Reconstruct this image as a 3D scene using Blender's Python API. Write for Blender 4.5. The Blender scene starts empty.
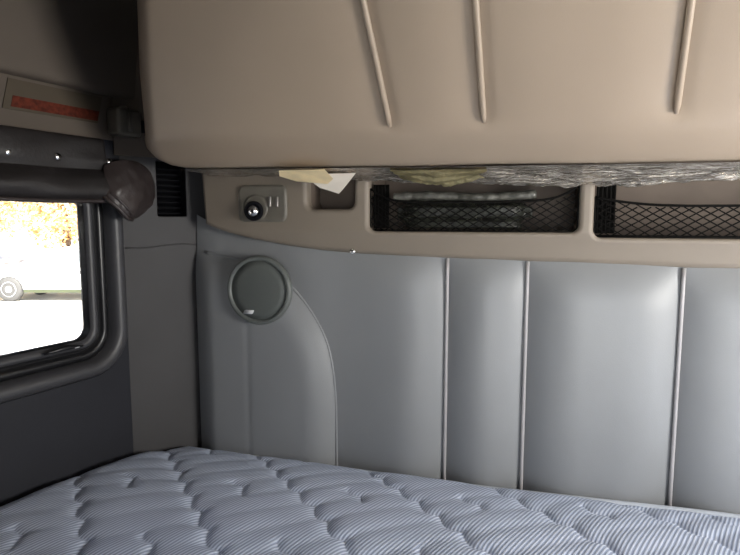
import bpy, bmesh, math, random
import numpy as np
from mathutils import Vector, noise
random.seed(7)
S = bpy.context.scene
COL = S.collection

# ------------------------------------------------------------------ camera, world, sun, exposure
CAM = (0.0, -1.40, 0.64)
cd = bpy.data.cameras.new('camera'); cam = bpy.data.objects.new('camera', cd); COL.objects.link(cam)
cam.location = CAM
cam.rotation_euler = (math.radians(90 - 6.2), 0, math.radians(16.3))
cd.sensor_width = 36; cd.lens = 36 * 556 / 740; cd.clip_start = 0.02; cd.clip_end = 200
S.camera = cam
S.view_settings.view_transform = 'Standard'; S.view_settings.look = 'None'
S.view_settings.gamma = 1; S.view_settings.use_curve_mapping = False
S.view_settings.exposure = 1.08

w = bpy.data.worlds.new('world'); S.world = w; w.use_nodes = True
nt = w.node_tree; bg = nt.nodes['Background']
tc = nt.nodes.new('ShaderNodeTexCoord'); sp = nt.nodes.new('ShaderNodeSeparateXYZ')
cr = nt.nodes.new('ShaderNodeValToRGB')
cr.color_ramp.elements[0].position = 0.0; cr.color_ramp.elements[0].color = (0.92, 0.92, 0.95, 1)
cr.color_ramp.elements[1].position = 0.9; cr.color_ramp.elements[1].color = (0.42, 0.60, 0.95, 1)
nt.links.new(tc.outputs['Generated'], sp.inputs[0]); nt.links.new(sp.outputs['Z'], cr.inputs[0])
nt.links.new(cr.outputs[0], bg.inputs[0]); bg.inputs[1].default_value = 0.8

sd = bpy.data.lights.new('sun', 'SUN'); sun = bpy.data.objects.new('sun', sd); COL.objects.link(sun)
sd.energy = 16.0; sd.angle = 0.01; sd.color = (1.0, 0.95, 0.86)
sun.rotation_euler = Vector((-0.62, 0.42, -0.75)).to_track_quat('-Z', 'Y').to_euler()
sun.location = (4, -3, 6)

def area_lamp(name, loc, tgt, sx, sy, energy, color):
    l = bpy.data.lights.new(name, 'AREA'); o = bpy.data.objects.new(name, l); COL.objects.link(o)
    l.shape = 'RECTANGLE'; l.size = sx; l.size_y = sy; l.energy = energy; l.color = color
    o.location = loc; o.rotation_euler = (Vector(tgt) - Vector(loc)).to_track_quat('-Z', 'Y').to_euler()
    return o
# daylight through the windscreen at the cab's front, and an added key light beyond an unseen opening on the right
area_lamp('windscreen_daylight', (0.55, -3.3, 0.42), (0.1, 0, 0.2), 1.2, 0.75, 10.5, (0.90, 0.95, 1.0))
area_lamp('added_right_key', (1.24, -0.80, 0.52), (-0.5, -0.8, 0.50), 0.64, 0.36, 11.5, (1.0, 0.97, 0.92))

# ------------------------------------------------------------------ helpers
def lk(nt, a, b): nt.links.new(a, b)
def mat(name, col, rough=0.6, metal=0.0, var=0.08, vs=6.0, bump=0.0, bs=300.0, spec=0.5, col2=None, coat=0.0):
    m = bpy.data.materials.new(name); m.use_nodes = True
    n = m.node_tree; p = n.nodes['Principled BSDF']
    p.inputs['Roughness'].default_value = rough; p.inputs['Metallic'].default_value = metal
    p.inputs['Specular IOR Level'].default_value = spec; p.inputs['Coat Weight'].default_value = coat
    t = n.nodes.new('ShaderNodeTexCoord'); nz = n.nodes.new('ShaderNodeTexNoise')
    nz.inputs['Scale'].default_value = vs; nz.inputs['Detail'].default_value = 4
    lk(n, t.outputs['Object'], nz.inputs['Vector'])
    r = n.nodes.new('ShaderNodeValToRGB')
    c2 = col2 or tuple(min(1, c * (1 + var)) for c in col); c1 = col if col2 else tuple(c * (1 - var) for c in col)
    r.color_ramp.elements[0].position = 0.35; r.color_ramp.elements[0].color = (*c1, 1)
    r.color_ramp.elements[1].position = 0.65; r.color_ramp.elements[1].color = (*c2, 1)
    lk(n, nz.outputs['Fac'], r.inputs[0]); lk(n, r.outputs[0], p.inputs['Base Color'])
    if bump:
        b = n.nodes.new('ShaderNodeTexNoise'); b.inputs['Scale'].default_value = bs; b.inputs['Detail'].default_value = 2
        lk(n, t.outputs['Object'], b.inputs['Vector'])
        bp = n.nodes.new('ShaderNodeBump'); bp.inputs['Strength'].default_value = bump; bp.inputs['Distance'].default_value = 0.001
        lk(n, b.outputs['Fac'], bp.inputs['Height']); lk(n, bp.outputs[0], p.inputs['Normal'])
    return m

def mk(name, verts, faces, m, parent=None, smooth=True, kind=None):
    me = bpy.data.meshes.new(name); me.from_pydata([tuple(v) for v in verts], [], faces); me.update()
    o = bpy.data.objects.new(name, me); COL.objects.link(o)
    if m: me.materials.append(m)
    if smooth: me.polygons.foreach_set('use_smooth', [True] * len(me.polygons))
    if parent: o.parent = parent
    if kind: o['kind'] = kind
    return o
def recalc(o):
    bm = bmesh.new(); bm.from_mesh(o.data); bmesh.ops.recalc_face_normals(bm, faces=bm.faces); bm.to_mesh(o.data); bm.free(); return o
def empty(name, loc=(0, 0, 0)):
    o = bpy.data.objects.new(name, None); COL.objects.link(o); o.empty_display_size = 0.05
    return o
def tag(o, label, cat, group=None, kind=None):
    o['label'] = label; o['category'] = cat
    if group: o['group'] = group
    if kind: o['kind'] = kind
    return o
def mod(o, t, **k):
    m = o.modifiers.new(t.lower(), t)
    for a, b in k.items(): setattr(m, a, b)
    return m
def box(name, lo, hi, m, parent=None, bev=0.0, kind=None, xf=None, seg=3):
    bm = bmesh.new(); bmesh.ops.create_cube(bm, size=1)
    for v in bm.verts:
        v.co = Vector([(lo[i] + hi[i]) / 2 + v.co[i] * (hi[i] - lo[i]) for i in range(3)])
    if bev: bmesh.ops.bevel(bm, geom=bm.edges[:], offset=bev, segments=seg, affect='EDGES', profile=0.5)
    if xf:
        for v in bm.verts: v.co = xf(*v.co)
    bmesh.ops.recalc_face_normals(bm, faces=bm.faces)
    me = bpy.data.meshes.new(name); bm.to_mesh(me); bm.free()
    o = bpy.data.objects.new(name, me); COL.objects.link(o); me.materials.append(m)
    if bev: me.polygons.foreach_set('use_smooth', [True] * len(me.polygons))
    if parent: o.parent = parent
    if kind: o['kind'] = kind
    return o
def tube_data(pts, r, seg=8, cap=True):
    pts = [Vector(p) for p in pts]; V = []; F = []; n = len(pts)
    rr = r if isinstance(r, (list, tuple)) else [r] * n
    t0 = (pts[1] - pts[0]).normalized()
    a = t0.orthogonal().normalized()
    for i, p in enumerate(pts):
        t = (pts[min(i + 1, n - 1)] - pts[max(i - 1, 0)]).normalized()
        a = (a - t * a.dot(t)).normalized(); b = t.cross(a)
        for k in range(seg):
            an = 2 * math.pi * k / seg
            V.append(p + (a * math.cos(an) + b * math.sin(an)) * rr[i])
    for i in range(n - 1):
        for k in range(seg):
            k2 = (k + 1) % seg
            F.append((i * seg + k, i * seg + k2, (i + 1) * seg + k2, (i + 1) * seg + k))
    if cap:
        F.append(tuple(range(seg))[::-1]); F.append(tuple((n - 1) * seg + k for k in range(seg)))
    return V, F
def tube(name, pts, r, m, parent=None, seg=8):
    V, F = tube_data(pts, r, seg); return mk(name, V, F, m, parent)
def multi(name, datas, m, parent=None, smooth=True):
    V = []; F = []
    for v, f in datas:
        o = len(V); V += list(v); F += [tuple(i + o for i in g) for g in f]
    return mk(name, V, F, m, parent, smooth)
def lathe(name, prof, c, axis, m, parent=None, seg=40):
    """prof: list of (radius, height along axis)."""
    axis = Vector(axis).normalized(); a = axis.orthogonal().normalized(); b = axis.cross(a); c = Vector(c)
    V = []; F = []
    for r, h in prof:
        for k in range(seg):
            t = 2 * math.pi * k / seg; V.append(c + axis * h + (a * math.cos(t) + b * math.sin(t)) * max(r, 1e-5))
    for i in range(len(prof) - 1):
        for k in range(seg):
            k2 = (k + 1) % seg; F.append((i * seg + k, i * seg + k2, (i + 1) * seg + k2, (i + 1) * seg + k))
    F.append(tuple(range(seg))[::-1]); F.append(tuple((len(prof) - 1) * seg + k for k in range(seg)))
    return recalc(mk(name, V, F, m, parent))
def grid(name, P, m, parent=None, keep=None, kind=None):
    """P: array (nu,nv,3); keep: bool per cell"""
    nu, nv = P.shape[:2]; idx = -np.ones((nu, nv), int)
    i, j = np.meshgrid(np.arange(nu - 1), np.arange(nv - 1), indexing='ij')
    if keep is None: keep = np.ones((nu - 1, nv - 1), bool)
    i = i[keep]; j = j[keep]
    q = np.stack([i * nv + j, (i + 1) * nv + j, (i + 1) * nv + j + 1, i * nv + j + 1], 1)
    u, inv = np.unique(q, return_inverse=True); inv = inv.reshape(q.shape)
    return mk(name, P.reshape(-1, 3)[u].tolist(), inv.tolist(), m, parent, True, kind)
def rrect(cx, cz, hx, hz, r, k=7):
    r = max(min(r, hx, hz), 1e-4); out = []
    for qx, qz, a0 in ((1, 1, 0), (-1, 1, 90), (-1, -1, 180), (1, -1, 270)):
        for i in range(k + 1):
            a = math.radians(a0 + 90 * i / k)
            out.append((cx + qx * (hx - r) + r * math.cos(a), cz + qz * (hz - r) + r * math.sin(a)))
    return out
def sweep(name, loops, m, parent=None, cap0=False, cap1=False, kind=None, smooth=True):
    n = len(loops[0]); V = [v for l in loops for v in l]; F = []
    for i in range(len(loops) - 1):
        for k in range(n):
            k2 = (k + 1) % n; F.append((i * n + k, i * n + k2, (i + 1) * n + k2, (i + 1) * n + k))
    if cap0: F.append(tuple(range(n)))
    if cap1: F.append(tuple((len(loops) - 1) * n + k for k in range(n))[::-1])
    return recalc(mk(name, V, F, m, parent, smooth, kind))
def autosmooth(o, ang=35):
    o.data.polygons.foreach_set('use_smooth', [True] * len(o.data.polygons))
    m = o.modifiers.new('edge', 'EDGE_SPLIT'); m.split_angle = math.radians(ang)
def plate2d(name, outer, holes, xf, thick, bev, m, parent=None, kind=None):
    """flat plate with rounded holes; 2D coords mapped by xf(u,v,w)"""
    cu = bpy.data.curves.new(name, 'CURVE'); cu.dimensions = '2D'; cu.fill_mode = 'BOTH'
    cu.extrude = thick / 2; cu.bevel_depth = bev; cu.bevel_resolution = 3; cu.offset = -bev
    for poly in [outer] + holes:
        s = cu.splines.new('POLY'); s.points.add(len(poly) - 1); s.use_cyclic_u = True
        for p, (x, y) in zip(s.points, poly): p.co = (x, y, 0, 1)
    o = bpy.data.objects.new(name, cu); COL.objects.link(o)
    dg = bpy.context.evaluated_depsgraph_get(); dg.update()
    me = bpy.data.meshes.new_from_object(o.evaluated_get(dg)); bpy.data.objects.remove(o)
    for v in me.vertices: v.co = xf(*v.co)
    me.materials.clear(); me.materials.append(m)
    me.name = name
    ob = bpy.data.objects.new(name, me); COL.objects.link(ob)
    recalc(ob); autosmooth(ob, 40)
    if parent: ob.parent = parent
    if kind: ob['kind'] = kind
    return ob

# side wall frame: s runs from the corner towards the front, n points into the cab
P0 = Vector((-1.045, -0.165, 0)); A = math.radians(11)
SD = Vector((-math.sin(A), -math.cos(A), 0)); SN = Vector((math.cos(A), -math.sin(A), 0)); ZZ = Vector((0, 0, 1))
def side(s, z, n=0.0): return P0 + SD * s + SN * n + ZZ * z
Q0 = Vector((-0.93, 0, 0)); QD = (P0 - Q0).normalized(); QN = Vector((-QD.y, QD.x, 0))
def corn(s, z, n=0.0): return Q0 + QD * s + QN * n + ZZ * z

# ------------------------------------------------------------------ materials
M_vinyl = mat('grey_vinyl', (0.258, 0.266, 0.274), 0.42, var=0.04, vs=3, bump=0.25, bs=500)
M_pipe = mat('pale_grey_piping', (0.40, 0.385, 0.39), 0.45, var=0.05)
M_console = mat('beige_moulding', (0.222, 0.186, 0.148), 0.5, var=0.04, vs=4, bump=0.2, bs=600)
M_pocket = mat('brown_pocket_lining', (0.16, 0.125, 0.10), 0.7, var=0.08, vs=8)
M_bunk = mat('tan_vinyl', (0.325, 0.256, 0.192), 0.42, var=0.04, vs=3, bump=0.2, bs=400)
M_sidew = mat('shaded_grey_vinyl', (0.025, 0.026, 0.033), 0.6, spec=0.3, var=0.06, vs=5, bump=0.2, bs=500)  # grey vinyl with the side wall's shade put into its colour
M_corner = mat('dark_grey_vinyl', (0.068, 0.066, 0.068), 0.6, spec=0.35, var=0.06, vs=5, bump=0.2, bs=500)
M_upper = mat('brown_headliner', (0.105, 0.084, 0.066), 0.8, var=0.06, vs=5, bump=0.4, bs=900)
M_mould = mat('dark_grey_plastic', (0.060, 0.060, 0.066), 0.42, var=0.05, vs=5)
M_rubber = mat('black_rubber', (0.012, 0.012, 0.014), 0.32, var=0.1)
M_black = mat('black_plastic', (0.006, 0.006, 0.008), 0.7, var=0.1, spec=0.1)
M_curt = mat('dark_brown_curtain_vinyl', (0.020, 0.017, 0.017), 0.5, var=0.15, vs=12, bump=0.6, bs=120)
M_curt2 = mat('worn_brown_curtain_vinyl', (0.040, 0.031, 0.030), 0.4, var=0.2, vs=14, bump=0.6, bs=120)
M_chrome = mat('chrome', (0.8, 0.8, 0.8), 0.18, 1.0, var=0.02)
M_steel = mat('dull_steel', (0.35, 0.33, 0.32), 0.4, 1.0, var=0.1)
M_plate = mat('grey_brown_plastic', (0.14, 0.128, 0.105), 0.4, var=0.08, vs=30)
M_net = mat('black_net_cord', (0.005, 0.0045, 0.004), 0.8, var=0.1, spec=0.1)
M_spk = mat('grey_green_speaker_plastic', (0.13, 0.142, 0.135), 0.4, var=0.04)
M_badge = mat('silver_badge', (0.75, 0.76, 0.78), 0.3, 0.3, var=0.02)
M_red = mat('red_label_band', (0.10, 0.018, 0.008), 0.6, var=0.35, vs=90, spec=0.2)
M_label = mat('beige_label', (0.085, 0.068, 0.048), 0.6, var=0.08, spec=0.2)
M_paper = mat('cream_paper', (0.90, 0.82, 0.70), 0.8, var=0.05)
M_paper2 = mat('yellowed_paper', (0.88, 0.71, 0.42), 0.8, var=0.12, vs=20)
M_bundle = mat('mottled_dark_cloth', (0.010, 0.010, 0.008), 0.45, vs=70, col2=(0.045, 0.048, 0.034), bump=1.0, bs=90)

M_foil = mat('crinkled_foil', (0.56, 0.50, 0.42), 0.26, 0.85, var=0.3, vs=14)
n_ = M_foil.node_tree; p_ = n_.nodes['Principled BSDF']
t_ = n_.nodes['Texture Coordinate']
mp = n_.nodes.new('ShaderNodeMapping'); mp.inputs['Scale'].default_value = (12, 70, 70)
nf = n_.nodes.new('ShaderNodeTexNoise'); nf.inputs['Scale'].default_value = 1.6; nf.inputs['Detail'].default_value = 5; nf.inputs['Distortion'].default_value = 0.8
bf = n_.nodes.new('ShaderNodeBump'); bf.inputs['Strength'].default_value = 1.0; bf.inputs['Distance'].default_value = 0.011
lk(n_, t_.outputs['Object'], mp.inputs[0]); lk(n_, mp.outputs[0], nf.inputs['Vector']); lk(n_, nf.outputs['Fac'], bf.inputs['Height']); lk(n_, bf.outputs[0], p_.inputs['Normal'])
M_yfilm = mat('yellowed_foil', (0.52, 0.45, 0.25), 0.35, 0.8, var=0.25, vs=25, bump=1.0, bs=60)

# striped, bluish mattress ticking
M_mat = bpy.data.materials.new('striped_mattress_ticking'); M_mat.use_nodes = True
n = M_mat.node_tree; p = n.nodes['Principled BSDF']; p.inputs['Roughness'].default_value = 0.75
t = n.nodes.new('ShaderNodeTexCoord'); mp = n.nodes.new('ShaderNodeMapping')
mp.inputs['Rotation'].default_value = (0, 0, math.radians(22))
wv = n.nodes.new('ShaderNodeTexWave'); wv.wave_type = 'BANDS'; wv.bands_direction = 'X'; wv.wave_profile = 'SIN'
wv.inputs['Scale'].default_value = 2 * math.pi / 20 / 0.0078; wv.inputs['Distortion'].default_value = 0.0
r = n.nodes.new('ShaderNodeValToRGB')
r.color_ramp.elements[0].position = 0.30; r.color_ramp.elements[0].color = (0.38, 0.45, 0.62, 1)
r.color_ramp.elements[1].position = 0.75; r.color_ramp.elements[1].color = (0.74, 0.82, 0.98, 1)
lk(n, t.outputs['Object'], mp.inputs[0]); lk(n, mp.outputs[0], wv.inputs['Vector']); lk(n, wv.outputs['Fac'], r.inputs[0]); lk(n, r.outputs[0], p.inputs['Base Color'])
bp = n.nodes.new('ShaderNodeBump'); bp.inputs['Strength'].default_value = 0.5; bp.inputs['Distance'].default_value = 0.0012
lk(n, wv.outputs['Fac'], bp.inputs['Height']); lk(n, bp.outputs[0], p.inputs['Normal'])
M_border = mat('pale_mattress_border', (0.55, 0.60, 0.68), 0.7, var=0.04)

# perforated speaker grille
M_grille = mat('speaker_grille_mesh', (0.11, 0.122, 0.115), 0.5, var=0.04)
n = M_grille.node_tree; p = n.nodes['Principled BSDF']; t = n.nodes['Texture Coordinate']
vo = n.nodes.new('ShaderNodeTexVoronoi'); vo.inputs['Scale'].default_value = 450; vo.inputs['Randomness'].default_value = 0
bp = n.nodes.new('ShaderNodeBump'); bp.inputs['Strength'].default_value = 0.4; bp.inputs['Distance'].default_value = 0.001
lk(n, t.outputs['Object'], vo.inputs['Vector']); lk(n, vo.outputs['Distance'], bp.inputs['Height']); lk(n, bp.outputs[0], p.inputs['Normal'])

M_glass = bpy.data.materials.new('window_glass'); M_glass.use_nodes = True
n = M_glass.node_tree; n.nodes.remove(n.nodes['Principled BSDF'])
tr = n.nodes.new('ShaderNodeBsdfTransparent'); gl = n.nodes.new('ShaderNodeBsdfGlossy'); gl.inputs['Roughness'].default_value = 0.03
fr = n.nodes.new('ShaderNodeFresnel'); mx = n.nodes.new('ShaderNodeMixShader'); fr.inputs[0].default_value = 1.3
lk(n, fr.outputs[0], mx.inputs[0]); lk(n, tr.outputs[0], mx.inputs[1]); lk(n, gl.outputs[0], mx.inputs[2]); lk(n, mx.outputs[0], n.nodes['Material Output'].inputs[0])

M_ground = mat('pale_concrete_ground', (0.62, 0.61, 0.58), 0.9, var=0.06, vs=0.6, bump=0.3, bs=30)
M_car = mat('white_car_paint', (0.80, 0.80, 0.80), 0.3, var=0.01, coat=0.5)
M_carglass = mat('car_window_glass', (0.22, 0.25, 0.27), 0.15, var=0.02, spec=0.8)
M_tyre = mat('tyre_rubber', (0.06, 0.06, 0.06), 0.8)
M_trim = mat('dark_sill_trim', (0.05, 0.06, 0.03), 0.6)
M_bark = mat('tree_bark', (0.10, 0.07, 0.05), 0.9, var=0.3, vs=12)
def leafmat(name, a, b):
    m = mat(name, a, 0.7, vs=1.2, col2=b); return m
M_leafO = leafmat('orange_autumn_leaves', (0.72, 0.46, 0.20), (0.80, 0.58, 0.32))
M_leafY = leafmat('yellow_autumn_leaves', (0.76, 0.58, 0.26), (0.84, 0.70, 0.42))

# ------------------------------------------------------------------ the setting
# rear wall: a hard backing with padded vinyl panels and piping in front of it
ZT = 1.36
wall_back = box('wall_back', (-1.0, 0.16, -0.75), (1.22, 0.20, ZT), M_corner, kind='structure')
SEAMS = [-0.204, -0.010, 0.328, 0.670]
CURVE = [(-0.502, -0.10), (-0.502, 0.05), (-0.503, 0.14), (-0.510, 0.224), (-0.527, 0.30), (-0.556, 0.36), (-0.595, 0.414), (-0.635, 0.455),
         (-0.685, 0.492), (-0.74, 0.512), (-0.80, 0.523), (-0.87, 0.535), (-0.94, 0.552)]
def smoothpoly(pts, n=8):
    out = []; P = [pts[0]] + list(pts) + [pts[-1]]
    for i in range(1, len(P) - 2):
        a, b, c, d = [np.array(P[k], float) for k in (i - 1, i, i + 1, i + 2)]
        for k in range(n):
            u = k / n; out.append(tuple(0.5 * ((2 * b) + (c - a) * u + (2 * a - 5 * b + 4 * c - d) * u * u + (3 * b - a - 3 * c + d) * u ** 3)))
    out.append(tuple(pts[-1])); return out
CS = np.array(smoothpoly(CURVE, 6))
TOP = [(-0.96, 0.655), (-0.93, 0.638), (-0.90, 0.622), (-0.83, 0.598), (-0.74, 0.578), (-0.61, 0.558), (-0.456, 0.545), (-0.2, 0.537), (0.0, 0.533), (0.33, 0.526), (0.44, 0.524), (1.2, 0.522)]
def topz(x): return np.interp(x, [p[0] for p in TOP], [p[1] for p in TOP])
nx, nz = 360, 116
X, U = np.meshgrid(np.linspace(-0.926, 1.16, nx), np.linspace(0, 1, nz), indexing='ij')
Zb = -0.14; Zg = Zb + U * (topz(X) + 0.012 - Zb)
dc = np.full(X.shape, 9.0)
for a, b in zip(CS[:-1], CS[1:]):
    ab = b - a; L2 = (ab ** 2).sum()
    tt = np.clip(((X - a[0]) * ab[0] + (Zg - a[1]) * ab[1]) / L2, 0, 1)
    dc = np.minimum(dc, np.hypot(X - a[0] - tt * ab[0], Zg - a[1] - tt * ab[1]))
cz = np.interp(Zg, CS[::-1][:, 1][::-1], CS[::-1][:, 0][::-1]) if False else None
xs_on = np.interp(Zg.ravel(), CS[:, 1], CS[:, 0]).reshape(Zg.shape)
inside = (X < xs_on) & (Zg < 0.553)
ds = np.full(X.shape, 9.0)
for s in SEAMS: ds = np.minimum(ds, np.abs(X - s))
def puff(d, w, p=2.2): return 1 - (1 - np.clip(d / w, 0, 1)) ** p
SP = [-1.2] + SEAMS + [1.3]; ri = np.clip(np.digitize(X, SEAMS), 0, 4)
dL = X - np.array(SP)[ri]; dR = np.array(SP)[ri + 1] - X
H = 0.040 * (puff(dL, 0.13, 2.0) * puff(dR, 0.13, 2.0)) ** 0.85
sm = np.clip((X + 0.53) / 0.29, 0, 1); sm = sm * sm * (3 - 2 * sm)
H = np.where(inside, 0.012 + 0.034 * puff(dc, 0.085, 2.2), np.where(X < -0.25, 0.012 + (H - 0.012) * sm, H))
H *= 0.15 + 0.85 * puff(topz(X) + 0.012 - Zg, 0.115)
H -= np.where(inside, 0.0015 * np.exp(-((X + 0.752) / 0.008) ** 2), 0)
wr = np.array([noise.noise(Vector((x * 5, z * 3, 0.3))) for x, z in zip(X.ravel(), Zg.ravel())]).reshape(X.shape)
H += 0.004 * wr
H *= 0.35 + 0.65 * puff(X + 0.926, 0.07, 1.6)

PW = np.stack([X, -H, Zg], -1)
xm = (X[:-1, :-1] + X[1:, 1:]) / 2; ins = inside[:-1, :-1]
region = np.digitize(xm, SEAMS); region = np.where(ins, -1, region)
for rg in (-1, 0, 1, 2, 3, 4):
    grid('padded_panel', PW, M_vinyl, wall_back, region == rg)
for s in SEAMS:
    k = int(round((s + 0.94) / 2.10 * (nx - 1)))
    tube('piping', [(s, -0.009, z) for z in np.linspace(Zb, float(topz(s)), 20)], 0.0046, M_pipe, wall_back)
tube('piping', [(x, -0.0115, z) for x, z in CS if x > -0.905], 0.0042, M_vinyl, wall_back)

# angled corner panel with a vent opening
vent = rrect(0.0665, 0.7175, 0.0405, 0.0755, 0.004, 3)
plate2d('wall_corner', [(-0.17, -0.75), (0.2011, -0.75), (0.2011, ZT), (-0.17, ZT)], [vent],
        lambda u, v, w: corn(u, v, w - 0.01), 0.014, 0.003, M_corner, kind='structure')
wc = bpy.data.objects['wall_corner']
# soft horizontal fold in the corner panel, just below the vent
tube('fold', [corn(s, 0.560 + 0.004 * math.sin(s * 30), 0.0) for s in np.linspace(0.004, 0.196, 12)], 0.0022, M_corner, wc)
# vent set in it
vt = empty('air_vent')
V5 = [corn(u, v, n) for n in (-0.012, -0.05) for u, v in rrect(0.0665, 0.7175, 0.0405, 0.0755, 0.004, 3)]
sweep('vent_housing', [[corn(u, v, -0.004) for u, v in vent], [corn(u, v, -0.06) for u, v in vent]], M_black, vt, cap1=True)
for k in range(9):
    z = 0.655 + k * 0.0155
    box('vent_slat', (0.028, z, -0.055), (0.105, z + 0.003, -0.035), M_black, vt, xf=lambda u, v, w: corn(u, v + w * 0.4 + 0.008, w))
tag(vt, 'black rectangular air vent set in the dark corner panel', 'vent')

# left side wall with the window hole
WS, WZ, HS, HZ, WR = 0.395, 0.512, 0.300, 0.183, 0.032     # window centre and half sizes on the wall
def wl(o, n): return [side(u, v, n) for u, v in rrect(WS, WZ, HS + o, HZ + o, WR + max(o, 0) * 0.8)]
SL = 2.75
def outer_loop(n):
    # outer rectangle reached by pushing each corner arc to the rectangle's corner
    out = []
    for qx, qz in ((1, 1), (-1, 1), (-1, -1), (1, -1)):
        for i in range(8): out.append(side(SL if qx > 0 else -0.004, 0.954 if qz > 0 else -0.75, n))
    return out
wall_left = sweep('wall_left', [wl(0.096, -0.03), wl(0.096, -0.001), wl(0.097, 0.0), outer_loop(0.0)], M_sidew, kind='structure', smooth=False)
# window: glass, rubber frame, raised surround, latch
win = sweep('window_1', [wl(o, n_) for o, n_ in ((0.052, -0.016), (0.056, 0.004), (0.064, 0.013), (0.078, 0.016), (0.088, 0.012), (0.094, 0.002), (0.097, -0.006))], M_mould, kind='structure')
fr_ = sweep('window_frame', [wl(o, n_) for o, n_ in ((-0.001, -0.046), (0.001, -0.024), (0.006, -0.019), (0.020, -0.016), (0.024, -0.018), (0.026, -0.026), (0.030, -0.026), (0.032, -0.016), (0.040, -0.012), (0.050, -0.014), (0.053, -0.022), (0.06, -0.030), (0.10, -0.032))], M_rubber, win)
fr2 = sweep('glazing_bead', [wl(o, n_) for o, n_ in ((0.000, -0.020), (0.004, -0.014), (0.012, -0.011), (0.019, -0.013), (0.021, -0.020))], M_mould, win)
g1 = [side(u, v, -0.038) for u, v in rrect(WS, WZ, HS + 0.004, HZ + 0.004, WR)]; g2 = [side(u, v, -0.042) for u, v in rrect(WS, WZ, HS + 0.004, HZ + 0.004, WR)]
sweep('window_pane', [g1, g2], M_glass, win, cap0=True, cap1=True)
latch = [side(0.13 + 0.10 * k / 8, 0.3195 + 0.006 * math.sin(k / 8 * math.pi), -0.004 + 0.010 * math.sin(k / 8 * math.pi)) for k in range(9)]
tube('window_latch', latch, [0.003 + 0.003 * math.sin(k / 8 * math.pi) for k in range(9)], M_rubber, win)
tube('latch_pin_glint', [side(0.145 + 0.032 * k / 6, 0.321 + 0.007 * (k / 6) ** 2, 0.006) for k in range(7)][::-1], [0.0022, 0.0034, 0.003, 0.0026, 0.002, 0.0016, 0.001], M_badge, win)  # pale colour paints the highlight on the chrome latch

# upper side panel (headliner) that overhangs the ledge
pr = [(0.945, 0.0), (0.945, 0.022), (0.949, 0.032), (0.958, 0.036), (1.03, 0.045), (1.12, 0.062), (1.22, 0.10), (1.30, 0.15), (ZT + 0.03, 0.21)]
G = np.array([[tuple(side(s, z, n_)) for z, n_ in pr] for s in np.linspace(-0.03, SL, 12)])
trim = grid('trim_1', G, M_upper, kind='structure'); autosmooth(trim, 50)
# recessed band below the headliner
box('trim_2', (-0.004, 0.836, -0.006), (SL, 0.950, 0.003), M_upper, kind='structure', xf=lambda u, v, w: side(u, v, w))
# ceiling, floor, right wall, added light blocker at the front
box('ceiling', (-1.7, -3.4, ZT), (1.4, 0.25, ZT + 0.05), M_upper, kind='structure')
box('floor', (-1.8, -3.4, -0.80), (1.4, 0.2, -0.75), M_black, kind='structure')
plate2d('wall_right', [(-3.4, -0.75), (0.2, -0.75), (0.2, ZT), (-3.4, ZT)], [rrect(-0.80, 0.52, 0.32, 0.185, 0.035)], lambda u, v, w: Vector((1.195 + w, u, v)), 0.03, 0.004, M_corner, kind='structure')  # opening is unseen, added to let in the key light from the right
box('front_light_blocker', (-1.75, -1.76, -0.75), (0.0, -1.70, ZT), M_corner, kind='structure')  # unseen bulkhead, added and widened to keep front light off the left side
# brown headliner lining the corner above the shelf line
box('trim_3', (-0.012, 0.80, 0.0), (0.215, ZT, 0.012), M_upper, kind='structure', xf=lambda u, v, w: corn(u, v, w))

def kx(x): return x * 0.971
def kz(z): return 0.64 + (z - 0.64) * 0.971
# ------------------------------------------------------------------ moulded storage console along the rear wall
con = empty('storage_console')
h_small = rrect(kx(-0.519), kz(0.722), 0.065, 0.059, 0.020)
h_one = rrect(kx(-0.155), kz(0.693), 0.250, 0.087, 0.018)
h_two = rrect(kx(0.395), kz(0.688), 0.252, 0.093, 0.018)
h_ctrl = None
outer = [(max(-0.892, x * 0.971), kz(z) - 0.002) for x, z in smoothpoly([q for q in TOP if -0.91 < q[0] < 1.1], 4)] + [(1.15, 0.518), (1.15, 0.90), (-0.892, 0.90)]
plate2d('console_body', outer, [h_small, h_one, h_two], lambda u, v, w: Vector((u, -0.022 - w + 0.030 * min(1, max(0, (0.605 - v) / 0.075)), v)), 0.022, 0.011, M_console, con)
def pocket(poly, depth, name='pocket_lining'):
    L = [[Vector((x, y, z)) for x, z in poly] for y in (-0.012, -0.008, depth)]
    o = sweep(name, L, M_pocket, con, cap1=True); autosmooth(o, 40); return o
pocket(h_small, 0.055); pocket(h_one, 0.12); pocket(h_two, 0.12)
box('console_shelf', (-0.892, -0.03, 0.895), (1.15, 0.155, 0.91), M_console, con)
# light divider rim between the two net pockets
tag(con, 'beige moulded storage console with open pockets along the rear wall under the upper bunk', 'storage console')

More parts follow.
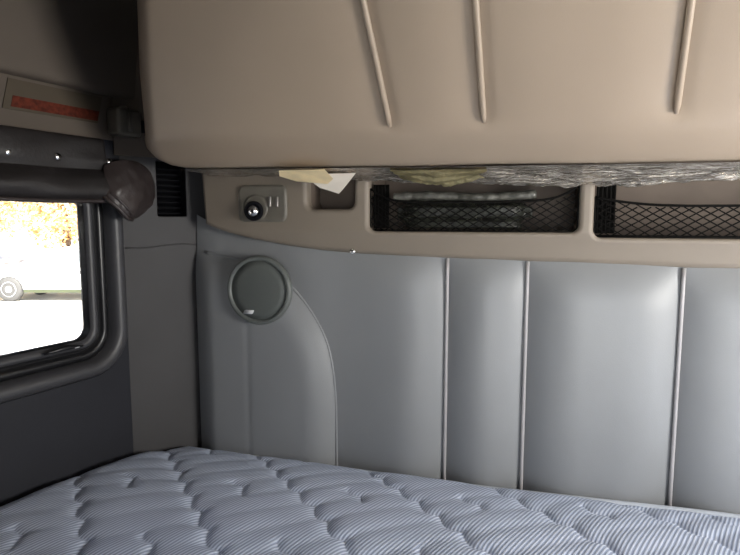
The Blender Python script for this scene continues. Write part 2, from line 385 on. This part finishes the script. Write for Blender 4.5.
def net(x0, x1, z0, topf, name):
    """elastic storage net: diamond mesh between bottom z0 and top hem topf(x)"""
    D = []; dx = 0.028; slope = 0.60
    yb = lambda x, z: -0.030 - 0.012 * math.sin(math.pi * min(max((x - x0) / (x1 - x0), 0), 1)) * math.sin(math.pi * 0.5 * min(1, (z - z0) / 0.06 + 0.2))
    for sg in (1, -1):
        x = x0 - 0.16
        while x < x1 + 0.16:
            pts = []
            for k in range(15):
                z = z0 + k * 0.0072; xx = x + sg * (z - z0) / slope
                if x0 <= xx <= x1 and z <= topf(xx): pts.append((xx, yb(xx, z) + 0.0006 * sg, z))
            if len(pts) > 1: D.append(tube_data(pts, 0.0018, 4, False))
            x += dx
    o = multi('net_mesh', D, M_net, None)
    return o, yb
for (x0, x1, z0, tf, lab) in (
        (-0.399, 0.098, 0.606, lambda x: 0.676 + 0.036 * (abs(x + 0.151) / 0.249) ** 6, 'black elastic cargo net across the left long pocket, dark bundle behind it'),
        (0.133, 0.633, 0.597, lambda x: 0.664 + 0.022 * (abs(x - 0.383) / 0.25) ** 3, 'black elastic cargo net across the right long pocket, nothing behind it')):
    t = empty('cargo_net')
    o, yb = net(x0, x1, z0, tf, 'net'); o.parent = t
    xs = np.linspace(x0, x1, 40)
    tube('hem', [(x, yb(x, tf(x)), tf(x)) for x in xs], 0.0030, M_net, t, 6)
    tube('hem', [(x, -0.030, z0) for x in (x0, (x0 + x1) / 2, x1)], 0.0030, M_net, t, 6)
    for xe in (x0, x1):
        tube('side_cord', [(xe, -0.030, z) for z in (z0, z0 + 0.04, tf(xe))], 0.0026, M_net, t, 6)
    # black elastic bunched up at the net's left end, with upright ribs
    Vb = []
    for k in range(9):
        xk = x0 + 0.007 + k * 0.0045
        Vb.append(tube_data([(xk, -0.016 + 0.003 * (k % 2), z) for z in np.linspace(z0 + 0.006, 0.722, 10)], 0.0030, 6))
    multi('gathered_elastic', Vb, M_net, t)
    tag(t, lab, 'net', 'cargo nets')

# dark bundle lying in the left long pocket
def blob(name, lo, hi, m, amp, fr_, bev=0.025, cuts=28, parent=None):
    bm = bmesh.new(); bmesh.ops.create_cube(bm, size=1)
    for v in bm.verts: v.co = Vector([(lo[i] + hi[i]) / 2 + v.co[i] * (hi[i] - lo[i]) for i in range(3)])
    bmesh.ops.bevel(bm, geom=bm.edges[:], offset=bev, segments=3, affect='EDGES')
    bmesh.ops.subdivide_edges(bm, edges=bm.edges[:], cuts=6, use_grid_fill=True)
    bmesh.ops.recalc_face_normals(bm, faces=bm.faces); bm.normal_update()
    for v in bm.verts:
        v.co += v.normal * amp * (noise.noise(v.co * fr_) + 0.5 * noise.noise(v.co * fr_ * 2.3))
    me = bpy.data.meshes.new(name); bm.to_mesh(me); bm.free(); me.materials.append(m)
    me.polygons.foreach_set('use_smooth', [True] * len(me.polygons))
    o = bpy.data.objects.new(name, me); COL.objects.link(o)
    if parent: o.parent = parent
    return o
bun = empty('rolled_bundle')
blob('cloth', (-0.335, -0.030, 0.614), (-0.005, 0.085, 0.690), M_bundle, 0.007, 26, parent=bun)
M_band = mat('greyish_bundle_edge', (0.05, 0.05, 0.042), 0.4, vs=70, col2=(0.13, 0.127, 0.11), bump=1.0, bs=140)
tube('rolled_edge', [(x, -0.026 + 0.002 * math.sin(x * 60), 0.690 + 0.003 * math.sin(x * 22 + 1) ) for x in np.linspace(-0.338, 0.004, 60)],
     [0.0105 + 0.004 * noise.noise(Vector((k * 0.31, 2, 0))) for k in range(60)], M_band, bun, 10)
tag(bun, 'dark mottled bundle with a speckled grey rolled edge inside the left net pocket', 'bundle')

# control plate on the console
cp = empty('control_plate')
YF = -0.0435
L = []
for o_, y in ((0.0, YF + 0.006), (0.0, YF - 0.004), (-0.003, YF - 0.007), (-0.008, YF - 0.0085), (-0.012, YF - 0.0075)):
    L.append([Vector((x, y, z)) for x, z in rrect(-0.694, 0.676, 0.0710 + o_, 0.0490 + o_, 0.020 + o_)])
sweep('plate', L, M_plate, cp, cap0=True, cap1=True)
kc = (-0.715, YF - 0.0065, 0.656)
lathe('knob_ring', [(0.0255, 0), (0.0265, 0.010), (0.0245, 0.016), (0.018, 0.016), (0.0175, 0.006)], kc, (0.15, -1, 0), M_black, cp)
lathe('knob', [(0.0165, 0.004), (0.0165, 0.012), (0.014, 0.019), (0.009, 0.023), (0.003, 0.0245)], kc, (0.15, -1, 0), M_chrome, cp)
lathe('knob_collar', [(0.036, 0), (0.035, 0.003), (0.030, 0.0045), (0.026, 0.004)], (-0.712, YF - 0.0065, 0.664), (0, -1, 0), M_plate, cp)
for x in (-0.669, -0.648):
    box('toggle', (x - 0.004, YF - 0.0125, 0.667), (x + 0.003, YF - 0.006, 0.694), M_steel, cp, bev=0.002)
tag(cp, 'grey-brown rounded control plate with a chrome knob in a black ring', 'control panel')
# screw under the console's lip
sc = empty('screw')
lathe('screw_head', [(0.0075, 0), (0.0072, 0.0024), (0.005, 0.0042), (0.001, 0.0046)], (-0.443, -0.044, 0.553), (0, -1, 0.1), M_chrome, sc, 20)
box('screw_slot', (-0.4475, -0.0494, 0.5523), (-0.4385, -0.0480, 0.5537), M_black, sc)
tag(sc, 'small shiny screw in the console just above the grey padding', 'screw')

# ------------------------------------------------------------------ round speaker on the left padding
sp_ = empty('speaker')
c = (-0.708, -0.040, 0.443); ax = (0.03, -1, 0.02)
lathe('speaker_rim', [(0.090, -0.006), (0.0945, 0.004), (0.0945, 0.013), (0.0915, 0.0185), (0.086, 0.020), (0.082, 0.017), (0.080, 0.012)], c, ax, M_spk, sp_, 64)
lathe('speaker_grille', [(0.081, 0.004), (0.081, 0.0135), (0.060, 0.0165), (0.030, 0.018), (0.0, 0.0185)], c, ax, M_grille, sp_, 64)
bm_ = [Vector((-0.742 + x + z * 0.5, -0.0605, 0.3835 + z)) for x, z in rrect(0.006, 0.0, 0.014, 0.0055, 0.003, 3)]
bm2 = [v + Vector((0, 0.006, 0)) for v in bm_]
sweep('speaker_badge', [bm2, bm_], M_badge, sp_, cap0=True, cap1=True)
tag(sp_, 'round grey-green speaker with a small silver badge on the rear wall padding', 'speaker')

# ------------------------------------------------------------------ upper bunk, folded up: padded tan underside with three ribs
ub = empty('upper_bunk')
prof = [(-0.052, 0.792), (-0.09, 0.780), (-0.135, 0.762), (-0.172, 0.748), (-0.190, 0.7450), (-0.210, 0.7485), (-0.240, 0.764), (-0.278, 0.790), (-0.303, 0.818)]
sl = Vector((-0.6018, 0.7986)); q = Vector(prof[-1])
prof += [tuple(q + sl * d) for d in (0.03, 0.06, 0.12, 0.18, 0.24, 0.30, 0.36, 0.42, 0.48, 0.54, 0.60, 0.63, 0.65)]
prof[-1] = (prof[-1][0] + 0.03, prof[-1][1] + 0.012)
prof = np.array(smoothpoly(prof, 3))
def ledge_x(z): return np.interp(z, [0.744, 0.748, 0.758, 0.772, 0.80, 0.926, 1.045, 1.30], [-0.87, -0.895, -0.912, -0.912, -0.888, -0.822, -0.750, -0.60])
def redge_x(z): return np.interp(z, [0.75, 0.80, 1.30], [1.0, 0.97, 0.70])
RIBS = [(-0.280, -0.292), (-0.096, -0.104), (0.232, 0.214), (0.46, 0.44)]
def ribx(i, z):
    a, b = RIBS[i]; k = (z - 0.818) / (1.05 - 0.818)
    return a + (b - a) * k + (-0.003 * k * k if i == 0 else 0)
tn = np.gradient(prof, axis=0); tn /= np.linalg.norm(tn, axis=1)[:, None]
nrm = np.stack([-tn[:, 1], tn[:, 0]], 1)     # outward (towards the cab) normal
nrm *= np.where((nrm[:, 0] * -0.8 + nrm[:, 1] * -0.6) < 0, -1, 1)[:, None]
NU = 260; us = np.linspace(0, 1, NU); PB = np.zeros((NU, len(prof), 3))
for j, (y, z) in enumerate(prof):
    xl, xr = float(ledge_x(z)), float(redge_x(z))
    uu = us; x = xl + (xr - xl) * (uu * 0.9 + 0.05 * (1 - np.cos(np.pi * uu)))
    de = np.minimum(x - xl, xr - x)
    inset = -0.055 * (1 - np.sqrt(1 - (1 - np.clip(de / 0.055, 0, 1)) ** 2))
    h = inset.copy()
    if z > 0.79 or True:
        fade = np.clip((z - 0.800) / 0.03, 0, 1) if y < -0.26 else 0
        for i in range(4):
            d = np.abs(x - ribx(i, z)); h += -0.0045 * fade * np.exp(-(d / 0.016) ** 2) - 0.006 * fade * np.exp(-(d / 0.06) ** 2)
    if j < 22: zfac = 1
    lift = (0.004 * np.clip(1 - de / 0.12, 0, 1) ** 2 + np.interp(x, [-0.9, -0.28, 0.35], [0.016, 0.006, 0.0])) * float(np.clip((0.815 - z) / 0.03, 0, 1))
    PB[:, j, 0] = x; PB[:, j, 1] = y + nrm[j, 0] * h; PB[:, j, 2] = z + nrm[j, 1] * h + lift
for i in range(NU):
    for j in range(len(prof)):
        k = 0.0025 * noise.noise(Vector((PB[i, j, 0] * 4, PB[i, j, 1] * 4, PB[i, j, 2] * 4)))
        PB[i, j, 1] += nrm[j, 0] * k; PB[i, j, 2] += nrm[j, 1] * k
pad = grid('bunk_padding', PB, M_bunk, ub)
# back board of the bunk so that it is a closed slab
BK = PB[::13].copy(); BK[:, :, 1] += 0.075; BK[:, :, 2] += 0.055
BK2 = BK[:, 24:, :]
grid('bunk_board', BK2, M_corner, ub)
# side closing strips
for e in (0, -1):
    a = PB[e, 20:]; b = a + np.array([0, 0.085, 0.06]); grid('edge_strip', np.stack([a, b]), M_corner, ub)
for i in range(4):
    pts = []
    for d in np.linspace(0.0, 0.60, 40):
        y = -0.303 + sl.x * d; z = 0.818 + sl.y * d
        pts.append((ribx(i, z), y + 0.0015, z + 0.001))
    rr = [0.0058] * 40; rr[0] = 0.0035; rr[1] = 0.0056
    tube('rib', pts, rr, M_bunk, ub, 12)
tag(ub, 'large tan padded vinyl underside of the upper bunk with raised vertical ribs', 'bunk')

# ------------------------------------------------------------------ foil and paper showing under the bunk's bottom edge
def foil(x0, x1, low, m, y0=-0.198, y1=-0.055, seed=0.0, thick=0.001, nu=260, name='foil_sheet', amp=0.006):
    nv = 30; P = np.zeros((nu, nv, 3))
    for i, x in enumerate(np.linspace(x0, x1, nu)):
        lo = low(x)
        for j, v in enumerate(np.linspace(0, 1, nv)):
            y = y0 + (y1 - y0) * v; zt = 0.742 + float(np.interp(x, [-0.9, -0.28, 0.35], [0.015, 0.006, 0.0])); z = zt + (lo - zt) * v ** 1.3
            a = noise.noise(Vector((x * 22 + seed, v * 6, 1.7))) + 0.7 * abs(noise.noise(Vector((x * 55 + seed, v * 12, 4.1)))) + 0.4 * noise.noise(Vector((x * 120 + seed, v * 25, 9)))
            P[i, j] = (x + 0.003 * noise.noise(Vector((x * 40, v * 9, 2))), y, min(z + amp * a * (0.3 + v), float(np.interp(y, [-0.205, -0.18, -0.135, -0.09, -0.05], [0.744 + zt - 0.742, 0.745 + zt - 0.742, 0.762, 0.778, 0.79])) - 0.002))
    return grid(name, P, m)
f1 = foil(-0.84, 0.97, lambda x: np.interp(x, [-0.9, -0.55, -0.45, -0.2, 0.08, 0.20, 0.40, 1.0], [0.752, 0.741, 0.731, 0.719, 0.709, 0.706, 0.720, 0.726]), M_foil)
tag(f1, 'crinkled silver foil sheet sticking out under the upper bunk', 'foil')
f2 = foil(-0.31, -0.10, lambda x: 0.742 - 0.024 * math.sin(math.pi * min(max((x + 0.31) / 0.21, 0), 1)) ** 0.6 + 0.003 * math.sin(x * 40), M_yfilm, y0=-0.190, y1=-0.105, seed=11, nu=90, name='yellow_film')
for v in f2.data.vertices: v.co.z -= 0.0055
tag(f2, 'yellowish crinkled film over the silver foil, above the left net pocket', 'film')
def sheet(name, poly, m, lab, cat):
    """thin folded sheet from an outline of (x,y,z) points"""
    o = mk(name, poly, [tuple(range(len(poly)))], m, None, False); mod(o, 'SOLIDIFY', thickness=0.0008)
    tag(o, lab, cat); return o
sheet('yellowed_card', [(-0.555, -0.235, 0.7445), (-0.445, -0.235, 0.7445), (-0.445, -0.180, 0.728), (-0.470, -0.150, 0.7185), (-0.55, -0.150, 0.726), (-0.575, -0.190, 0.736)], M_paper2,
      'yellowed strip of card hanging under the bunk beside the white paper corner', 'card')
sheet('paper_sheet', [(-0.535, -0.15, 0.742), (-0.40, -0.15, 0.742), (-0.447, -0.10, 0.7100), (-0.463, -0.09, 0.698), (-0.51, -0.10, 0.7130)], M_paper,
      'cream paper corner pointing down in front of the small pocket', 'paper')

# ------------------------------------------------------------------ rolled curtain over the side window
cv = empty('window_curtain')
cs = [(0.834, 0.012), (0.826, 0.020), (0.800, 0.022), (0.776, 0.024), (0.762, 0.021), (0.757, 0.020), (0.750, 0.030), (0.735, 0.046), (0.715, 0.054), (0.698, 0.052), (0.688, 0.044), (0.684, 0.032), (0.690, 0.018), (0.70, 0.006)]
cs = smoothpoly(cs, 3); G = []
for s in np.linspace(0.052, 0.80, 110):
    row = []
    for z, n_ in cs:
        k = noise.noise(Vector((s * 9, z * 26, 3))); sag = 0.006 * math.sin((s - 0.05) * 9)
        e = min(1, (s - 0.05) / 0.02 + 0.5)
        row.append(tuple(side(s, z - (sag if z < 0.76 else 0) * 0.6, 0.004 + (n_ + 0.006 * k) * e)))
    G.append(row)
grid('curtain_fabric', np.array(G), M_curt, cv)
tube('curtain_hem', [side(s, 0.681 - 0.004 * math.sin((s - 0.05) * 9), 0.040) for s in np.linspace(0.058, 0.80, 30)], 0.0055, M_curt2, cv)
# end cap of the roll
GC = np.array([[tuple(side(0.052, 0.715 + (z - 0.715) * k, 0.004 + n_ * k)) for z, n_ in cs] for k in (0.02, 0.5, 0.75)])
for s in (0.051, 0.187, 0.298, 0.41, 0.53):
    lathe('snap', [(0.0095, 0), (0.0092, 0.0025), (0.007, 0.005), (0.002, 0.0062)], side(s, 0.778, 0.026), SN, M_chrome, cv, 20)
tag(cv, 'dark brown rolled vinyl curtain with shiny snaps above the side window', 'curtain')
# leather-like end flap of the curtain, hanging off by the corner
def cam_pt(s, z, n_): return side(s, z, n_)
flapc = [  # rows from top to tip, in side-wall coordinates
    [(0.069, 0.769, 0.03), (0.033, 0.783, 0.045), (-0.018, 0.783, 0.05), (-0.064, 0.761, 0.04)],
    [(0.082, 0.736, 0.045), (0.043, 0.745, 0.062), (-0.011, 0.741, 0.066), (-0.073, 0.726, 0.046)],
    [(0.087, 0.706, 0.05), (0.058, 0.702, 0.07), (0.001, 0.696, 0.074), (-0.068, 0.691, 0.05)],
    [(0.086, 0.689, 0.048), (0.066, 0.67, 0.07), (0.025, 0.653, 0.074), (-0.048, 0.667, 0.052)],
    [(0.078, 0.685, 0.04), (0.062, 0.66, 0.058), (0.029, 0.633, 0.062), (-0.019, 0.645, 0.048)],
    [(0.061, 0.688, 0.025), (0.045, 0.665, 0.04), (0.018, 0.643, 0.046), (-0.019, 0.653, 0.036)]]
fc = [smoothpoly(r_, 7) for r_ in flapc]; fc = [smoothpoly([r_[k] for r_ in fc], 5) for k in range(len(fc[0]))]
fo = grid('flap_fabric', np.array([[tuple(side(a, b, c + 0.005 * noise.noise(Vector((a * 22 + b * 30, b * 45 - a * 60, 1)))
     + 0.003 * noise.noise(Vector((a * 90, b * 60, 5))))) for a, b, c in r_] for r_ in fc]), M_curt2)
mod(fo, 'SOLIDIFY', thickness=0.004, offset=0); mod(fo, 'SUBSURF', levels=1, render_levels=1)
fl = empty('curtain_flap'); fo.parent = fl
tube('flap_hem', smoothpoly([tuple(side(*q)) for q in ((0.088, 0.690, 0.050), (0.079, 0.676, 0.064), (0.060, 0.657, 0.071), (0.040, 0.637, 0.072), (0.021, 0.633, 0.066))], 5), 0.0048, M_curt2, fl)
tube('flap_hem', smoothpoly([tuple(side(*q)) for q in ((0.078, 0.699, 0.062), (0.066, 0.684, 0.073), (0.048, 0.665, 0.079), (0.030, 0.646, 0.077))], 5), 0.0036, M_curt2, fl)
tag(fl, 'worn brown vinyl flap hanging at the end of the window curtain by the corner', 'curtain flap')

# warning label with red band
lb = box('warning_label', (0.062, 0.872, 0.003), (0.290, 0.938, 0.0055), M_label, xf=lambda u, v, w: side(u - (v - 0.872) * 0.25, v, w))
box('red_band', (0.064, 0.878, 0.0055), (0.274, 0.9025, 0.0065), M_red, lb, xf=lambda u, v, w: side(u - (v - 0.872) * 0.25, v, w))
tag(lb, 'dim beige sticker with a red band on the side wall above the curtain', 'sticker')
# latch bracket of the upper bunk
br = empty('latch_bracket')
box('bracket_body', (-0.036, 0.846, 0.004), (0.038, 0.915, 0.052), M_plate, br, bev=0.010, xf=lambda u, v, w: side(u, v, w))
tube('bracket_pin', [side(0.006, z, 0.054) for z in (0.856, 0.88, 0.905)], 0.0055, M_plate, br)
lathe('bolt', [(0.010, 0), (0.010, 0.007), (0.007, 0.009), (0.001, 0.0095)], side(0.004, 0.914, 0.030), (0, 0, 1), M_steel, br, 6)
lathe('hinge_barrel', [(0.015, -0.012), (0.016, 0.0), (0.016, 0.016), (0.012, 0.02)], side(-0.050, 0.878, 0.022), SN, M_black, br, 24)
tag(br, 'dark grey latch bracket with a bolt beside the upper bunk edge', 'bracket')

# ------------------------------------------------------------------ lower bunk: quilted mattress on a platform
mt = empty('mattress')
nu, nv = 560, 300; Y1 = -1.12
YY = -np.linspace(0, 1, nv) ** 1.15 * (-Y1) - 0.042
def leftx(y):
    xc = np.interp(-y, [0, 0.165, 3.0], [-0.93, -1.045, -1.045 - (3.0 - 0.165) * math.tan(A)]); return xc + 0.010
PM = np.zeros((nu, nv, 3))
for j, y in enumerate(YY):
    xl = float(leftx(y)); PM[:, j, 0] = np.linspace(xl, 1.165, nu); PM[:, j, 1] = y
X = PM[:, :, 0]; Y = PM[:, :, 1]
p_s = (X + Y); q_u = (X - Y) / math.sqrt(2)                    # across / along the long quilting lines
per = 0.080
def scal(q): 
    f = (q / per) % 1.0; return np.where(f < 0.68, np.sin(f / 0.68 * np.pi / 2), (1 - f) / 0.32)
nzv = np.array([noise.noise(Vector((x * 6, y * 6, 0))) for x, y in zip(X.ravel()[::1], Y.ravel()[::1])]).reshape(X.shape)
ph = p_s + 0.157 + 0.034 * (scal(q_u) - 0.5) * 0.72 + 0.012 * nzv
pp = ph / 0.3115; dl = np.abs(pp - np.round(pp)) * 0.3115 / math.sqrt(2)      # distance to the nearest long line
ks = np.round(pp)
ph2 = ph + 0.3115 / 2; pp2 = ph2 / 0.3115; dm = np.abs(pp2 - np.round(pp2)) * 0.3115 / math.sqrt(2)
segm = ((q_u / 0.30 + 0.5 * np.round(pp2) + 0.28) % 1.0)
mask = np.clip(1 - np.abs(segm - 0.5) / 0.17, 0, 1); mask = np.minimum(1, mask * 3)
sgn = (pp - np.round(pp)) * 0.3115
cr_ = q_u / per - 0.10 * p_s / per + 0.10 * np.abs(np.sin(np.pi * pp)) + 0.05
dcx = np.abs(cr_ - np.round(cr_)) * per
h = 0.0105 * (1 - np.exp(-dl / 0.015)) 
h -= 0.007 * mask * np.exp(-dm / 0.010)
h -= 0.0019 * np.exp(-(dcx / 0.016) ** 2) * (0.4 + 0.6 * np.clip(dl / 0.02, 0, 1))
h += 0.004 * nzv
edge = np.minimum.reduce([-Y - 0.038, (X - leftx(Y)) * 0.9, Y - Y1 + 0.012, 1.17 - X])
round_ = 0.035 * (1 - np.sqrt(np.clip(1 - (1 - np.clip(edge / 0.035, 0, 1)) ** 2, 0, 1)))
PM[:, :, 2] = -0.034 + 0.052 * np.sin(np.pi * np.clip(-Y / 1.12, 0, 1) ** 0.9) + h * np.clip(edge / 0.05, 0.15, 1) - round_ 
qt = grid('quilted_top', PM, M_mat, mt)
ring = [PM[i, 0] for i in range(0, nu, 6)] + [PM[-1, 0]] + [PM[-1, j] for j in range(0, nv, 6)] + [PM[-1, -1]] + [PM[i, -1] for i in range(nu - 1, 0, -6)] + [PM[0, -1]] + [PM[0, j] for j in range(nv - 1, 0, -6)]
ring = [Vector(v) for v in ring]
sweep('mattress_side', [[v + Vector((0, 0, 0.0)) for v in ring], [Vector((v.x, v.y, -0.17)) for v in ring]], M_border, mt, cap1=True)
tube('edge_piping', [(x, -0.048, -0.036 + 0.012 * min(1, max(0, (x + 0.1) / 0.5))) for x in np.linspace(-0.86, 1.12, 80)], 0.0085, M_border, mt)
tag(mt, 'quilted blue-grey striped mattress filling the lower bunk', 'mattress')
pf = [leftx(0), leftx(-0.165), leftx(-1.13)]
V = [(pf[0] + 0.03, -0.045, 0), (pf[1], -0.165, 0), (pf[2], -1.13, 0), (1.165, -1.13, 0), (1.165, -0.045, 0)]
pl = sweep('bunk_platform', [[Vector((x, y, -0.17)) for x, y, _ in V], [Vector((x, y, -0.745)) for x, y, _ in V]], M_corner, cap0=True, cap1=True, smooth=False)
tag(pl, 'dark bunk platform under the quilted mattress', 'bunk base')

# ------------------------------------------------------------------ outside the window
GZ = -1.60
gr = mk('ground', [(-70, -40, GZ), (40, -40, GZ), (40, 70, GZ), (-70, 70, GZ)], [(0, 1, 2, 3)], M_ground, None, False, 'structure')
VD = Vector((-math.sin(math.radians(46.8)), math.cos(math.radians(46.8)), 0)); VR = Vector((math.cos(math.radians(16.3)), math.sin(math.radians(16.3)), 0))
FWD = Vector((-VR.y, VR.x, 0))
car = empty('parked_car')
CO = Vector((CAM[0], CAM[1], 0)) + VD * 17.0 - VR * 0.22 + Vector((0, 0, GZ))
def cp_(x, y, z): return CO + VR * x + FWD * y + Vector((0, 0, z))    # x along the car (bonnet at -x), y away
body = [(-1.55, 0.30), (-1.60, 0.55), (-1.52, 0.78), (-1.3, 0.88), (-0.5, 0.98), (0.25, 1.38), (0.9, 1.47), (1.7, 1.42), (2.5, 1.05), (2.85, 0.98), (2.95, 0.6), (2.85, 0.30)]
def arch(cx, r=0.37, n=9): return [(cx + r * math.cos(math.pi * k / n), 0.30 + r * math.sin(math.pi * k / n) ) for k in range(n + 1)]
low = arch(2.0)+ arch(-0.75)
outl = body + low
V = [cp_(x, y + (0.12 if z > 1.0 else 0) * (1 if y < 0.9 else -1), z) for y in (0.0, 1.75) for x, z in outl]
N_ = len(outl)
F = [(k, (k + 1) % N_, N_ + (k + 1) % N_, N_ + k) for k in range(N_)]
cb = mk('car_body', V, F + [tuple(range(N_))[::-1], tuple(range(N_, 2 * N_))], M_car, car, False)
recalc(cb); mod(cb, 'BEVEL', width=0.04, segments=3, limit_method='ANGLE'); 
for poly in ([(-0.25, 1.02), (0.35, 1.33), (0.85, 1.37), (0.85, 1.0)], [(0.93, 1.0), (0.93, 1.37), (1.6, 1.33), (2.1, 1.05)]):
    sweep('car_window', [[cp_(x, (0.135 if z > 1.1 else 0.02) + d, z) for x, z in poly] for d in (0.05, -0.04)], M_carglass, car, cap0=True, cap1=True, smooth=False)
box('sill_trim', (-0.35, -0.02, 0.24), (1.6, 0.1, 0.33), M_trim, car, bev=0.01, xf=cp_)
box('belt_trim', (-1.3, -0.015, 0.80), (2.6, 0.03, 0.83), M_steel, car, xf=cp_)
for cx in (-0.75, 2.0):
    for yy in (0.10, 1.45):
        wh = lathe('wheel', [(0.20, -0.1), (0.31, -0.1), (0.33, -0.06), (0.33, 0.08), (0.31, 0.11), (0.21, 0.11)], cp_(cx, yy, 0.33), -FWD, M_tyre, car, 32)
        lathe('hubcap', [(0.205, 0.08), (0.20, 0.112), (0.12, 0.10), (0.05, 0.12), (0.0, 0.12)], cp_(cx, yy, 0.33), -FWD, M_badge, wh, 24)
tag(car, 'white car parked outside, seen through the side window', 'car')

def tree(dist, az, hgt, rad, m, lab, seed):
    rnd = random.Random(seed); t = empty('autumn_tree')
    c = Vector((CAM[0] - dist * math.sin(math.radians(az)), CAM[1] + dist * math.cos(math.radians(az)), GZ))
    ds_ = [tube_data([c + Vector((0, 0, 0)), c + Vector((0.05, 0.1, hgt * 0.3)), c + Vector((0.1, 0, hgt * 0.8))], [0.22, 0.17, 0.06], 8)]
    for k in range(8):
        a = rnd.uniform(0, 6.28); z0 = hgt * rnd.uniform(0.2, 0.55)
        ds_.append(tube_data([c + Vector((0.07, 0, z0)), c + Vector((math.cos(a) * rad * 0.6, math.sin(a) * rad * 0.6, z0 + hgt * 0.22))], [0.08, 0.02], 6))
    multi('trunk', ds_, M_bark, t)
    V = []; F = []
    for k in range(5200):
        while True:
            v = Vector((rnd.uniform(-1, 1), rnd.uniform(-1, 1), rnd.uniform(-1, 1)))
            if 0.25 < v.length < 1: break
        v *= 0.85 + 0.3 * noise.noise(v * 2 + Vector((seed, 0, 0)))
        p = c + Vector((v.x * rad, v.y * rad, hgt * 0.53 + v.z * hgt * 0.47))
        a = Vector((rnd.gauss(0, 1), rnd.gauss(0, 1), rnd.gauss(0, 1))).normalized(); b = a.orthogonal().normalized()
        sz = rnd.uniform(0.08, 0.16); o = len(V)
        V += [p - a * sz, p + b * sz * 0.5, p + a * sz, p - b * sz * 0.5]; F.append((o, o + 1, o + 2, o + 3))
    mk('foliage', V, F, m, t, False); tag(t, lab, 'tree', 'autumn trees')
tree(22, 55.5, 5.6, 2.7, M_leafY, 'golden autumn tree outside, leftmost behind the white car', 3)
tree(29, 45.0, 6.6, 2.7, M_leafO, 'orange autumn tree outside, behind the middle of the white car', 5)
tree(22, 36.0, 5.8, 2.5, M_leafY, 'yellow autumn tree outside, nearest the window’s rear edge', 8)
tree(34, 51.0, 8.0, 3.4, M_leafO, 'tall orange autumn tree outside, farthest behind the golden tree', 9)
